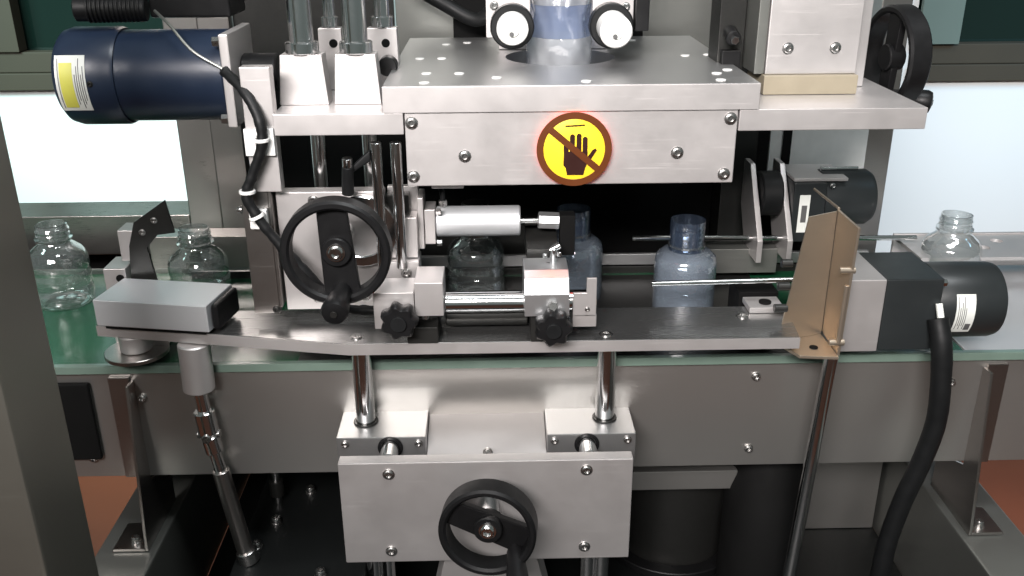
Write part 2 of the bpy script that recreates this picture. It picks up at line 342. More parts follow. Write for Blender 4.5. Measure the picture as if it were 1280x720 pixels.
# ------------------------------------------------------------------ bottles
def bottle(x, y, label, sleeved=False, z=-181, rz=0):
    t = thing('bottle', label, 'bottle', (x, y, z), 'small clear bottles on the conveyor')
    prof = [(22, 1.2), (28, 0), (30.5, 1.5), (32, 5), (32, 18), (30.6, 20.5), (30.6, 24), (32, 26.5), (32, 36), (30.8, 38.5), (30.8, 41), (32, 43.5), (32, 52), (31, 57), (27, 63), (21, 68), (17.4, 71), (16.6, 73.5), (19.6, 74.4), (19.6, 76.6), (16.4, 77.4), (16.4, 79), (17.6, 79.8), (17.6, 81.4), (16.4, 82.2), (16.4, 84), (17.6, 84.8), (17.6, 86.4), (16.4, 87.2), (16.4, 92), (14.8, 92.4), (14.6, 78), (14.6, 74)]
    mb = MB(); mb.lathe((x, y, z), (0, 0, 1), prof, 48, False); mb.lathe((x, y, z), (0, 0, 1), [(22, 1.2), (18, 5), (8, 7), (.05, 7.4)], 48, False)
    mb.build('body', 'pet', t, 60)
    if sleeved:
        q = [(33, 1), (33.2, 8), (32.8, 30), (33.2, 54), (31.6, 63), (25, 69), (19.4, 70.5)]
        MB().lathe((x, y, z), (0, 0, 1), [(19.2, 70.6), (18.4, 74), (18.2, 80), (18.7, 97), (18.4, 103)], 48, False).build('neck_sleeve', 'neck_film', t, 60)
        MB().lathe((x, y, z), (0, 0, 1), q, 48, False).build('sleeve', 'sleeve', t, 60)
    return t
bottle(-553, 178, 'clear empty bottle at the far left beside the dark post')
bottle(-392, 158, 'clear empty bottle behind the silver box, waiting before the head')
bottle(-89, 178, 'clear empty bottle under the silver air cylinder', z=-179.4)
bottle(20, 172, 'bottle in clear blue sleeve right of the air cylinder tip', True, -179.4)
bottle(137, 128, 'bottle in dark blue tinted sleeve standing alone right of centre', True, -179.4)
bottle(446, 172, 'clear empty bottle at the far right above the black motor')

# ------------------------------------------------------------------ sleeving head
hd = thing('sleeving_head', 'large grey aluminium head housing over the conveyor', 'housing', (0, 150, 0))
MB().plate_hole(-162, 163, 0, 306, 66.5, 89, [(1, 157, 55)], 64).build('top_plate', 'alu_top', hd)
B(-162.4, 163.4, -1.5, -.2, 66.2, 88.6, .4).build('front_edge', 'alu', hd)
B(-144.5, 146.5, 1, 14, 0, 66, 1).build('front_panel', 'alu', hd)
B(-144, -132, 14.3, 300, 0, 66, .6).build('side_panel', 'alu', hd); B(134, 146, 14.3, 300, 0, 66, .6).build('side_panel', 'alu', hd)
B(-131.5, 133.5, 14.4, 300, 2, 8, .4).build('bottom_panel', 'matt', hd)
for x, z in ((-138.5, 57), (-139, 9), (-93, 27), (140, 58), (138, 8), (95, 28)): screw(hd, (x, 1, z), r=4.4, h=2.6)
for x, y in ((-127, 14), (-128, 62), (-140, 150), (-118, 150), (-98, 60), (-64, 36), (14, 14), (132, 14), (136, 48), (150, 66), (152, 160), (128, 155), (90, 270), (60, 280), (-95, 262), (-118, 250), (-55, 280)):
    MB().cyl((x, y, 88.5), (x, y, 89.8), 4.6, 20).build('glint_disc', 'white', hd)  # white discs standing in for bright glints on the top plate
t = thing('bracket_block', 'small grey block hanging under the left end of the head', 'block', (-112, 60, -12))
B(-126, -96, 40, 70, -14, -1, .8).build('block', 'alu', t); B(-94, -46, 30, 60, -8, -1, .8).build('strip', 'alu_top', t)
# warning sign on its red lamp ring
sg = thing('warning_sign', 'round yellow no-hands warning sign glowing red on the head', 'sign', (3, 0, 1))
SX, SZ = 3, 33.5
MB().lathe((SX, -3.4, SZ), (0, -1, 0), [(32.2, 0), (32.6, .3), (32.6, 1.4), (32.3, 1.6)], 72).build('disc', 'sign_yellow', sg)
MB().ring((SX, -5.0, SZ), (0, -1, 0), 33, 27, .7, 72, .2).build('ring', 'sign_brown', sg)
MB().box(SX-29, SX+29, -6.0, -5.1, SZ-2.9, SZ+2.9, .1).rot(40, 'Y', (SX, -5, SZ)).build('slash', 'sign_brown', sg)
hand = MB()
hx, hz = SX+1.5, SZ-6
hand.prism([(hx-7.5, hz-17), (hx+7, hz-17), (hx+8.5, hz-10.5), (hx+10, hz-7), (hx+10.5, hz+4), (hx-10.5, hz+4), (hx-10.8, hz-8), (hx-8.6, hz-11)], 'y', -5.5, -5.05, 0)
for a, hh in ((-8.6, 11), (-3.2, 19.5), (2.6, 20), (8.0, 17.2)):
    n = 10; w_ = 2.15
    hand.prism([(hx+a-w_, hz+3.9), (hx+a+w_, hz+3.9)]+[(hx+a+w_*math.cos(math.pi*i/n), hz+hh-w_+w_*math.sin(math.pi*i/n)) for i in range(n+1)], 'y', -5.5, -5.05, 0)
hand.prism([(hx+10.0, hz-6.5), (hx+13.2, hz-3.2), (hx+18.3, hz+5), (hx+17.4, hz+6.8), (hx+14.8, hz+5.6), (hx+10.2, hz-1)], 'y', -5.5, -5.05, 0)
hand.build('hand', 'sign_dark', sg)
MB().box(SX-8, SX+9, -5.6, -5.05, SZ+20.4, SZ+21.6, 0).rot(-3, 'Y', (SX, -5, SZ+21)).build('line_mark', 'sign_dark', sg)
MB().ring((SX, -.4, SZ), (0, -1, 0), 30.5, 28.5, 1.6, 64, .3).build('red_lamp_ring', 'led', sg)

# feed rollers and film tube
fr = thing('feed_roller_unit', 'pair of white capped feed rollers on a grey plate above the head', 'roller unit', (0, 120, 90))
B(-73, -30, 128, 138, 112, 330, 1).build('mounting_plate', 'alu', fr); B(30, 70, 128, 138, 112, 330, 1).build('mounting_plate', 'alu', fr)
B(-60, 56, 206, 216, 89.5, 330, 1).build('rear_support', 'alu', fr); B(71, 84, 120, 150, 118, 330, 1).build('side_cover', 'black', fr)
for x, z in ((-65, 142), (-65, 119), (62, 140), (62, 170), (-65, 172)): screw(fr, (x, 128, z), r=3.4, h=2.5)
for cx, y0 in ((-48, 98), (47, 76)):
    MB().cyl((cx, 127, 124), (cx, 110, 124), 21, 40).build('roller', 'rubber', fr)
    c = MB().cyl((cx, 109.5, 124), (cx, y0, 123), 15, 40).build('cap', 'white', fr)
    MB().cyl((cx, y0-.2, 123), (cx, y0-1.2, 123), 6.5, 24).build('cap_disc', 'label', c); MB().cyl((cx-1, y0-1.3, 119), (cx-1, y0-2.2, 119), 2.2, 12).build('set_screw', 'ink', c)
ft = thing('film_tube', 'clear bluish sleeve film tube running down between the white rollers', 'film', (1, 157, 60))
def wrinkled(prof, name, mat):
    mb = MB(); pts = []
    for (r0, h0), (r1, h1) in zip(prof, prof[1:]):
        n = max(1, int(abs(h1-h0)/4)); pts += [(r0+(r1-r0)*i/n, h0+(h1-h0)*i/n) for i in range(n)]
    mb.lathe((1, 157, 0), (0, 0, 1), pts+[prof[-1]], 64, False)
    for v in mb.b.verts:
        a = math.atan2(v.co.y-157, v.co.x-1); z = v.co.z
        k = 1+.035*math.sin(3*a+z*.05)+.022*math.sin(7*a-z*.09)+.012*math.sin(13*a+z*.21)
        v.co.x = 1+(v.co.x-1)*k; v.co.y = 157+(v.co.y-157)*k
    return mb.build(name, mat, ft, 70)
wrinkled([(30, 55), (32, 80), (33, 104), (31, 110)], 'lower_film', 'sleeve_roll')
wrinkled([(31, 110.3), (29, 122), (29, 132), (31, 141)], 'printed_band', 'blue_film')
wrinkled([(31, 141.3), (34, 160), (34, 300)], 'upper_film', 'sleeve_roll')

# ------------------------------------------------------------------ shelf with guide posts, right block, wheel
sf = thing('shelf_plate', 'long grey aluminium shelf plate sticking out on both sides of the head', 'plate', (0, 60, 46))
B(-258, -145.5, 0, 110, 47, 66, .8).build('left_wing', 'alu', sf); B(147.5, 313, 0, 150, 47, 66, .8).build('right_wing', 'alu', sf)
def post(x, y, wb, wt, h, rr, lab, z0=66.2, low=-20, hole=False):
    t = thing('guide_post', lab, 'guide post', (x, y, z0), 'chrome guide posts on the shelf')
    d = wb*.55
    MB().hull([(x-wb, y-d, z0), (x+wb, y-d, z0), (x+wb, y+d, z0), (x-wb, y+d, z0), (x-wt, y-d*.9, z0+h), (x+wt, y-d*.9, z0+h), (x+wt, y+d*.9, z0+h), (x-wt, y+d*.9, z0+h)], .8).build('pedestal', 'alu', t)
    if rr: MB().ring((x, y, z0+h+.3), (0, 0, 1), rr*1.35, rr*1.0, 10, 32, .8).build('collar', 'chrome', t)
    MB().cyl((x, y, z0+h+.2), (x, y, 420), rr*.97).build('rod', 'chrome', t)
    if hole: MB().cyl((x+3, y-d*.9-1.2, z0+h-14), (x+3, y-d*.9+2, z0+h-14), 4).build('hole', 'matt', t)
    return t
post(-237, 50, 22, 18.5, 44, 11, 'left front chrome guide post on a tapered grey pedestal')
post(-189, 50, 21, 18, 44, 11, 'right front chrome guide post on a tapered grey pedestal')
post(-222, 118, 12, 11, 58, 6, 'left rear thin chrome guide post behind the pedestals', hole=True)
t2 = post(-172, 118, 15, 14, 58, 8, 'right rear chrome guide post with black knob behind the pedestals', hole=True)
MB().cyl((-166, 100, 92), (-166, 84, 92), 9, 20).build('knob', 'black', t2)
for x in (-232, -184): tag(MB().cyl((x, 62, 46.5), (x, 62, -40), 7).build('guide_rod', 'chrome'), 'chrome rod under the shelf '+('left of' if x < -200 else 'above')+' the upper handwheel', 'rod')
ub = thing('upright_block', 'pale upright column on a beige pad on the right shelf', 'column', (230, 90, 66))
B(184, 272, 62, 122, 66.3, 84, 1).build('pad', 'pad', ub)
B(186, 271, 68, 84, 84.3, 420, 1).build('front_plate', 'alu', ub); B(176, 185.5, 70, 150, 84.3, 420, 1).build('side_plate', 'steel_dull', ub)
B(272, 292, 100, 140, 66.4, 420, 1).build('rear_plate', 'alu', ub); B(150, 175, 110, 150, 70, 420, 1).build('inner_post', 'dark_steel', ub)
MB().cyl((160, 108, 118), (160, 92, 114), 7, 20).build('fitting', 'black', ub); MB().cyl((160, 91.5, 114), (160, 84, 113), 4, 6).build('fitting', 'chrome', ub); B(152, 170, 98, 109, 84, 102, 1).build('fitting', 'black', ub)
for x in (205, 249): screw(ub, (x, 68, 108), r=4.2, h=2.4)
t = thing('hanging_panel', 'pale steel panel with a black slot hanging below the right shelf', 'panel', (330, 285, -72))
B(262, 285, 282, 286, -78, 40, .8).build('strip', 'white', t); B(288, 380, 284, 288, -78, 40, .8).build('sheet', 'white', t); B(277, 287, 279, 281.5, -60, 20, .3).build('slot', 'matt', t)

def handwheel(name, c, ro, ax, web, label, han, hand_ax, wweb=15, depth=20, ft_=8):
    """black two-arm handwheel: deep rim, flat web through the hub, screw and turning handle"""
    t = thing(name, label, 'handwheel', c, 'black machine handwheels'); C = Vector(c); A = Vector(ax).normalized()
    MB().ring(C-A*depth*.5, A, ro, ro-ft_, depth, 64, 2.2).build('rim', 'black', t)
    u = Vector(web).normalized(); v = A.cross(u).normalized(); i = ro-ft_+1.5
    def q(a, b, h): return tuple(C+u*a+v*b+A*h)
    h0, h1 = -depth*.32, depth*.02
    MB().hull([q(-i, -wweb*.85, h0), q(i, -wweb*1.05, h0), q(i, wweb*1.05, h0), q(-i, wweb*.85, h0), q(-i, -wweb*.85, h1), q(i, -wweb*1.05, h1), q(i, wweb*1.05, h1), q(-i, wweb*.85, h1)], 1.5).build('web', 'black', t)
    MB().cyl(C-A*depth*.5, C+A*depth*.25, 13, 32).build('hub', 'black', t)
    screw(t, C+A*depth*.25, A, 6.2, 4, 'chrome')
    h = C+u*han[0]+v*han[1]; D = Vector(hand_ax).normalized(); L = Vector(hand_ax).length
    hd_ = MB().lathe(h, D, [(6, -4), (8, 2), (9, L*.35), (11.2, L*.7), (11.8, L*.88), (10.2, L*.97), (6, L)], 28).build('handle', 'black', t)
    MB().cyl(h+D*L*.995, h+D*(L+1), 3, 14).build('end_screw', 'dark_steel', hd_)
    return t
uw = handwheel('handwheel', (-203, -52, -41), 47, (0, -1, 0), (.06, 0, -1), 'upper black handwheel with crank handle left of the head', (36, 0), (-2, -40, -6))
t = MB().cyl((-203, -42, -41), (-203, 0, -41), 9).build('shaft', 'chrome', uw)
rw = handwheel('handwheel', (331, 128, 90), 50, (1, .12, 0), (0, -.1, 1), 'black handwheel seen edge-on at the right end of the shelf', (-40, 0), (40, -14, -4), 11, 22)

# ------------------------------------------------------------------ upper left: blue motor, boxes, cables, cable bracket
mo = thing('gear_motor', 'navy blue cylindrical gear motor with yellow label at upper left', 'motor', (-375, 60, 48))
ax_ = (1, 0, 0)
MB().lathe((-452, 62, 90), ax_, [(36, 0), (41, 4), (43.5, 12), (43.5, 52), (42, 55)], 56).build('end_cap', 'navy', mo)
MB().lathe((-452, 62, 90), ax_, [(40.5, 55.2), (40.5, 58), (40.5, 148), (39, 150)], 56).build('body', 'navy', mo)
B(-302.5, -294, 20, 104, 50, 131, 1.5).build('flange', 'alu', mo)
for y, z in ((26, 57), (26, 124)): MB().cyl((-309, y, z), (-303, y, z), 4.5, 6, b=.4).build('bolt', 'screw', mo)
MB().cyl((-293.5, 62, 92), (-262, 62, 92), 17).build('gear_nose', 'black', mo)
screw(mo, (-417, 18.8, 90), r=2.2, h=1.6, mat='dark_steel')
def curved_label(a0, a1, x0, x1, r, mat, name, parent, cy=62, cz=90):
    mb = MB(); n = 14; pts = []
    for rr in (r, r+.35):
        pts.append([[mb.b.verts.new((x, cy-rr*math.cos(math.radians(a)), cz+rr*math.sin(math.radians(a)))) for x in (x0, x1)] for a in [a0+(a1-a0)*i/n for i in range(n+1)]])
    fs = []
    for k in range(2):
        for i in range(n): fs.append(mb.b.faces.new((pts[k][i][0], pts[k][i][1], pts[k][i+1][1], pts[k][i+1][0])))
    for i in range(n):
        for s_ in (0, 1): fs.append(mb.b.faces.new((pts[0][i][s_], pts[0][i+1][s_], pts[1][i+1][s_], pts[1][i][s_])))
    for i in (0, n): fs.append(mb.b.faces.new((pts[0][i][0], pts[0][i][1], pts[1][i][1], pts[1][i][0])))
    bmesh.ops.recalc_face_normals(mb.b, faces=fs); return mb.build(name, mat, parent)
lb = curved_label(-33, 33, -446, -420, 43.6, 'label', 'label', mo)
curved_label(-28, 24, -442, -431, 44.0, 'yellow_ink', 'yellow_print', lb)
for k_, x in enumerate((-443.6, -429.4, -427.6, -425.8, -424, -422.2)): curved_label(-29+5*(k_ % 3), 29-9*((k_*2) % 3), x, x+.5, 44.0, 'ink', 'print_line', lb)
tag(MB().box(-372, -300, 62, 120, 140, 172, 3).build('terminal_box', 'black'), 'black terminal box above the blue motor', 'box')
cd = thing('cable_conduit', 'black corrugated cable conduit above the blue motor', 'conduit', (-420, 60, 140))
MB().cyl((-432, 52, 150), (-372, 58, 149), 11, 28).build('gland', 'rubber', cd)
for i in range(13): MB().ring((-421+i*3.6, 53+i*.35, 149.8), (1, .1, 0), 12.4, 10.5, 2, 24, .4).build('corrugation', 'rubber', cd)
tag(MB().tube([(-440, 60, 166), (-400, 70, 172), (-340, 80, 180), (-300, 90, 196)], 9, 14).build('cable', 'rubber'), 'black cable crossing above the corrugated conduit', 'cable')
cb = thing('cable_bracket', 'narrow upright grey bracket carrying the cable down beside the handwheel', 'bracket', (-275, 10, -122))
B(-283, -257, 2, 16, -4, 106, 1).build('upper_bar', 'alu', cb); B(-295, -271, 6, 16, -124, -4.5, .8).build('lower_bar', 'steel', cb); B(-271, -268, 6, 60, -118, -4.5, .6).build('side_web', 'steel', cb)
B(-284, -258, -3, 1.7, 30, 54, 1).build('tie_mount', 'white', cb); B(-288, -272, -1, 5.5, -38, -20, 1).build('tie_mount', 'white', cb)
screw(cb, (-296, 8, -22), (-1, 0, 0), 3, 4)
screw(cb, (-274, 6, -120), r=3, h=3, mat='dark_steel')
cbm = thing('cable', 'black cable tied to the upright bracket and curving down behind the upper handwheel', 'cable', (-285, -6, -110))
MB().tube([(-300, 20, 100), (-280, 4, 84), (-268, -6, 62), (-268, -8, 40), (-279, -8, 14), (-286, -8, -4), (-279, -9, -22), (-268, -9, -40), (-248, -10, -66), (-226, -14, -92), (-205, -20, -108), (-180, -18, -112)], 4.7, 12, 8, .11).build('sheath', 'rubber', cbm)
for p, a in (((-268, -7.5, 44), (0, 0, 1)), ((-279.5, -9, -22), (.4, 0, -1)), ((-285, -8, -2), (0, 0, 1))): MB().ring(p, a, 7.2, 5, 3, 20, .4).build('cable_tie', 'white', cbm)
tag(MB().tube([(-362, 48, 148), (-345, 30, 138), (-325, 18, 118), (-300, 14, 103)], 1.3, 10).build('thin_wire', 'steel_dull'), 'thin pale wire over the blue motor', 'wire')
tag(MB().tube([(-160, 300, 150), (-120, 290, 128), (-84, 280, 112), (-60, 270, 130)], 8, 12).build('cable', 'rubber'), 'black cable sloping in front of the back plate left of the rollers', 'cable')

# ------------------------------------------------------------------ slide unit behind the upper handwheel
su = thing('slide_unit', 'grey slide block unit with two thin chrome rods behind the upper handwheel', 'slide unit', (-205, 20, -118))
B(-266, -168, 14, 30, -124, -8, 1).build('back_plate', 'alu', su)
B(-166, -139, 12, 34, -72, -33, .8).build('block', 'alu', su); B(-176, -138, 4, 34, -94, -73, .8).build('block', 'alu', su)
B(-167, -138.5, 36, 44, -70, -10, .8).build('rear_plate', 'alu', su); B(-167, -146, 20, 35, -32, -14, .8).build('stop', 'dark_steel', su)
MB().ring((-190, 13.5, -44), (0, -1, 0), 34, 24, 8, 48, 1).build('bearing_ring', 'chrome', su)
for x in (-171, -153.5): MB().cyl((x, 2, 40), (x, 2, -78), 5).build('rod', 'chrome', su)
for x in (-172, -160, -148): MB().cyl((x, -2, -95), (x, -2, -104), 3.5).build('pin', 'chrome', su)
for x, z in ((-150, -84), (-232, -16), (-188, -16), (-236, -112), (-190, -112)): screw(su, (x, 4 if x > -160 else 14, z), r=4, h=3)
t = thing('clamp_lever', 'small black clamp lever standing above the upper handwheel', 'lever', (-196, -2, -6))
MB().cyl((-198, 0, -6), (-196, -4, 20), 5.5, r2=5).build('stem', 'rubber', t); MB().cyl((-196, -4, 20), (-195.6, -5, 28), 4.5).build('ball', 'chrome', t)
MB().hull([(-192, -2, 14), (-176, -2, 24), (-176, 6, 24), (-192, 6, 14), (-192, -2, 20), (-176, -2, 34), (-176, 6, 34), (-192, 6, 20)], 1.5).build('arm', 'rubber', t)

# ------------------------------------------------------------------ air cylinder
ac = thing('air_cylinder', 'silver horizontal air cylinder under the head', 'air cylinder', (-70, 40, -60))
MB().cyl((-122.5, 40, -46), (-43, 40, -46), 14.5, 48).build('barrel', 'alu_satin', ac)
B(-133, -123, 26, 54, -64, -30, .8).build('end_block', 'alu', ac); B(-139, -133.5, 24, 56, -68, -18, .8).build('mount_plate', 'alu', ac)
for z in (-31, -62): MB().cyl((-122, 24, z), (-117, 24, z), 3.2, 6, b=.3).build('bolt', 'screw', ac)
MB().cyl((-42.8, 40, -46), (-26, 40, -46), 4.2).build('rod', 'chrome', ac); MB().cyl((-26, 40, -46), (-6, 40, -47), 8.5, 8).build('tip', 'alu_bright', ac)
B(-5.5, 9, 34, 50, -80, -40, .8).build('pusher', 'matt', ac)
MB().lathe((-89, 178, -86), (0, 0, 1), [(12, 0), (15, 3), (15, 14), (13, 16)], 28).build('blow_nozzle', 'dark_steel', ac)
MB().cyl((-116, 40, -31), (-116, 40, -25), 4, 6).build('port', 'screw', ac)
tag(MB().tube([(-116, 40, -26), (-117, 42, -16), (-124, 60, -10), (-130, 110, -14), (-132, 160, -10)], 2.6, 10).build('air_hose', 'rubber'), 'thin black air hose rising from the left end of the silver air cylinder', 'hose')
fv = thing('air_fitting', 'small chrome air fitting standing on the right clamp', 'fitting', (-12, -10, -80))
MB().cyl((-14, -6, -80), (-14, -6, -58), 3.6).build('stem', 'chrome', fv)
MB().cyl((-17, -6, -60), (-8, -6, -55), 3).build('elbow', 'chrome', fv)
for x, z in ((-22, -64), (-9, -62), (-23, -76), (-19, -72)): MB().cyl((x, -10, z-2), (x, -10, z+2), 2.2, 10).build('nut', 'chrome', fv)

# ------------------------------------------------------------------ clamp bar with star knobs
def star(parent, c, r):
    n = 7; seg = 70; C = Vector(c); pr = []
    for k, (sc_, y) in enumerate(((.70, 2), (.97, 0), (1, -4), (.98, -10), (.84, -13))):
        pr.append([(C.x+r*sc_*(1-.10*(1-math.cos(n*a))/1)*math.cos(a), C.y+y, C.z+r*sc_*(1-.10*(1-math.cos(n*a)))*math.sin(a)) for a in [2*math.pi*i/seg for i in range(seg)]])
    mb = MB(); rr = [[mb.b.verts.new(p) for p in ring_] for ring_ in pr]; fs = []
    for a, b in zip(rr, rr[1:]):
        for i in range(seg): fs.append(mb.b.faces.new((a[i], a[(i+1) % seg], b[(i+1) % seg], b[i])))
    fs += [mb.b.faces.new(rr[0]), mb.b.faces.new(rr[-1])]; bmesh.ops.recalc_face_normals(mb.b, faces=fs)
    k = mb.build('star_knob', 'black', parent, 50)
    MB().cyl((C.x, C.y-13, C.z), (C.x, C.y-15.5, C.z), 7, 20).build('knob_cap', 'rubber', k); return k
cl = thing('clamp_bar', 'chrome clamp bar with two black star knobs above the base plate', 'clamp', (-75, -25, -135))
B(-176, -140, -44, -8, -119, -84, .8).build('left_block', 'alu', cl); B(-139.5, -114, -42, 0, -108, -76, .8).build('left_block', 'alu', cl)
MB().cyl((-113.5, -22, -103), (24, -22, -103), 10, 40).build('bar', 'chrome', cl)
MB().prism([(-46, -108), (-46, -87), (-38, -75), (-28, -70), (2, -70), (8, -76), (8, -108)], 'x', -42, -2, .8).build('right_clamp', 'alu_bright', cl)
MB().prism([(9, -78), (9, -64), (60, -58), (60, -78)], 'x', -38, -8, .8).build('clamp_arm', 'dark_steel', cl)
MB().prism([(-2+4, -112), (23, -112), (23, -76), (14, -76), (14, -90), (2, -90)], 'y', -36, -33, .5).build('end_plate', 'alu', cl); B(2.2, 24, -32.7, -4, -125, -113, .8).build('end_foot', 'alu', cl)
B(-148, -120, -40, 10, -135.8, -120, .8).build('foot', 'dark_steel', cl); B(-36, -6, -40, 6, -135.8, -109, .8).build('foot', 'dark_steel', cl)
MB().cyl((-114, -6, -122), (-38, -6, -122), 11, 32).build('lower_roller', 'dark_steel', cl)
star(cl, (-153, -47, -107), 17.5); star(cl, (-17, -49, -115), 17.5)
MB().cyl((-17, -47, -97), (-17, -52, -96), 4.5, 6).build('nut', 'screw', cl)
MB().cyl((-131, -36, -108.2), (-131, -36, -113), 3.2, 10).build('set_screw', 'screw', cl); screw(cl, (15, -36, -106), r=1.8, h=1.4)

# ------------------------------------------------------------------ base plate with its left box
bp = thing('base_plate', 'long thick stainless base plate in front of the belt', 'plate', (-100, 0, -148))
MB().prism([(-448, 12), (-202, -38), (211, -38), (216, 9), (200, 34), (-330, 42), (-446, 28)], 'z', -148, -136, 1).build('slab', 'plate', bp)
MB().prism([(-448.3, 11.4), (-202, -38.6), (211.2, -38.6), (211.2, -38.1), (-201.9, -38.1), (-448.2, 12)], 'z', -147.4, -136.6, 0).build('lit_edge', 'alu', bp)  # lighter metal strip added so the front edge looks lit
for x, y in ((-196, -24), (34, -26), (-4, 8), (170, 10)): screw(bp, (x, y, -136), (0, 0, 1), 5, 1.6)
lbx = thing('sheet_box', 'low silver sheet metal box on the left end of the base plate', 'box', (-386, 10, -136))
def rotL(mb): return mb.rot(-10, 'Z', (-442, 0, 0))
rotL(MB().box(-442, -330, 0, 56, -131.5, -105, 1.2)).build('cover', 'alu_satin', lbx)
rotL(MB().box(-329.5, -322, 6, 52, -131, -106, 3)).build('end_cap', 'black', lbx)
rotL(MB().box(-436, -336, 4, 50, -135.8, -132, .3)).build('gasket', 'matt', lbx)
t = thing('foot_disc', 'grey round disc under the left end of the base plate', 'disc', (-417, 20, -168))
MB().cyl((-417, 20, -170), (-417, 20, -166), 30, 48).build('disc', 'steel_x', t); MB().cyl((-417, 20, -165.8), (-417, 20, -148.3), 15).build('hub', 'alu', t)
sl = thing('shaft_sleeve', 'pale sleeve and jointed chrome rod hanging below the left end of the base plate', 'jointed rod', (-352, -6, -200))
MB().cyl((-353, -4, -148.3), (-354, -4, -198), 15, 36).build('sleeve', 'alu', sl)
MB().cyl((-354, -4, -198), (-352, -4, -226), 6.5).build('upper_rod', 'chrome', sl)
MB().cyl((-353, -4, -222), (-351, -4, -246), 10).build('joint_fork', 'chrome', sl); MB().cyl((-351, -4, -250), (-348, -4, -268), 9).build('joint_fork', 'chrome', sl)
MB().cyl((-362, -4, -248), (-340, -4, -248), 4.5).build('joint_pin', 'screw', sl); MB().cyl((-351, -16, -248), (-351, 8, -248), 4.5).build('joint_pin', 'screw', sl)
MB().cyl((-349, -4, -264), (-344, -4, -296), 6).build('lower_rod', 'chrome', sl); MB().cyl((-345, -4, -290), (-331, -4, -392), 8.5).build('telescopic_tube', 'steel', sl)
MB().cyl((-331, -4, -388), (-328, -4, -402), 10.5).build('end_fork', 'screw', sl)

# guide parts left
gp = thing('guide_bracket', 'dark grey bent bracket plate standing between the first two bottles', 'bracket', (-405, 70, -110))
MB().prism([(-383, -28), (-378, -61), (-395, -63), (-407, -76), (-402, -112), (-428, -112), (-424, -74), (-416, -50)], 'y', 60, 63, .4).build('plate', 'dark_steel', gp)
for x, z in ((-396, -48), (-409, -60)): screw(gp, (x, 60, z), r=2.6, h=2)
B(-436, -420, 66, 92, -92, -60, 1).build('arm', 'alu', gp); B(-452, -430, 56, 92, -135, -96, 1).build('block', 'alu', gp); MB().cyl((-436, 55, -106), (-436, 57, -106), 4).build('hole', 'matt', gp)
B(-452, -400, 56, 88, -180, -135.5, 1).build('stand', 'alu', gp)
tag(B(-457, -300, 196, 226, -150, -112, 1).build('guide_bar', 'steel_x'), 'horizontal stainless guide bar behind the second bottle', 'bar')

# ------------------------------------------------------------------ lift unit below the base plate
lf = thing('lift_unit', 'grey lift block with two chrome columns carrying the base plate', 'lift', (-75, -20, -500))
for x in (-196, 38):
    MB().cyl((x, -6, -237), (x, -6, -148.3), 9.2, 40).build('column', 'chrome', lf); MB().ring((x, -6, -235.8), (0, 0, 1), 12, 9.3, 1.6, 40, .4).build('collar', 'dark_steel', lf)
B(-221, -136, -36, 26, -268, -236, 1).build('side_block', 'alu_top', lf); B(-20, 65, -36, 26, -268, -236, 1).build('side_block', 'alu_top', lf)
MB().prism([(26, -236), (-38, -256), (-38, -270), (26, -270)], 'x', -135.5, -20.5, .8).build('centre_block', 'alu', lf)
B(-214, 57, -76, -62, -350, -239, 1.2).build('front_plate', 'alu', lf)
for x in (-170, 18):
    MB().cyl((x, -61.5, -247), (x, -36.5, -247), 8.5).build('slide_rod', 'chrome', lf); MB().ring((x, -36.2, -247), (0, -1, 0), 12, 8.8, 1.5, 32, .3).build('seal', 'black', lf)
for x, z in ((-168, -251), (14, -250), (-170, -337), (14, -336)): screw(lf, (x, -76, z), r=4.4, h=2.6)
for x in (-213, -143, -13, 57): screw(lf, (x, -36, -243), r=3.2, h=2.4)
screw(lf, (-77, -42, -250), r=3.6, h=6)
for x in (-196, -182, 38, 24): MB().cyl((x, -20, -499.5), (x, -20, -268.5), 8).build('lower_column', 'chrome', lf)
MB().hull([(-150, -50, -499.5), (0, -50, -499.5), (0, 0, -499.5), (-150, 0, -499.5), (-118, -50, -351), (-34, -50, -351), (-34, 0, -351), (-118, 0, -351)], 1).build('pedestal', 'alu', lf)
lw = handwheel('handwheel', (-77, -112, -285), 44, (-.12, -1, .06), (1, 0, -.5), 'lower black handwheel on the front plate of the lift', (33, -12), (2, -46, -20), 14, 24, 7)
MB().cyl((-77, -100, -285), (-77, -76.2, -285), 10).build('shaft', 'chrome', lw)

# ------------------------------------------------------------------ right side: bracket, front motor, rods, rear motor
br = thing('sensor_bracket', 'tan bent sheet bracket in front of the black gear motor', 'bracket', (235, -20, -155))
MB().prism([(-45, -29), (8, -29), (14, -34), (14, -150), (-38, -156)], 'x', 247.5, 250, .4).build('side_sheet', 'tan', br)
MB().hull([(200, -10, -153.8), (247, 6, -153.8), (247, 8, -153.8), (200, -8, -153.8), (216, -10, -30), (247, 6, -30), (247, 8, -30), (216, -8, -30)], .3).build('front_sheet', 'tan', br)
MB().prism([(199, -10), (247, 8), (247, -44), (212, -40)], 'z', -157, -154, .4).build('bottom_flange', 'tan', br); MB().cyl((230, -24, -153.9), (230, -24, -153), 4, 16).build('hole', 'matt', br)
for p in ((-40, -70), (-38, -142)): MB().cyl((238, p[0], p[1]), (252, p[0], p[1]), 3.2, 12).build('pin', 'tan', br)
MB().cyl((246, -42, -84), (246, -40, -142), 2.2, 10).build('edge_rod', 'tan', br); MB().cyl((249, 8, -28), (249, 78, -30), 1.3, 8).build('top_wire', 'tan', br)
for z in (-75, -98, -120, -140): MB().cyl((196+(-z-75)*-.05, -8, z), (206, -8, z), 4, 12).build('bolt', 'dark_steel', br)
fm = thing('gear_motor', 'dark grey gear motor with silver gearbox in front of the belt at right', 'motor', (330, 18, -162))
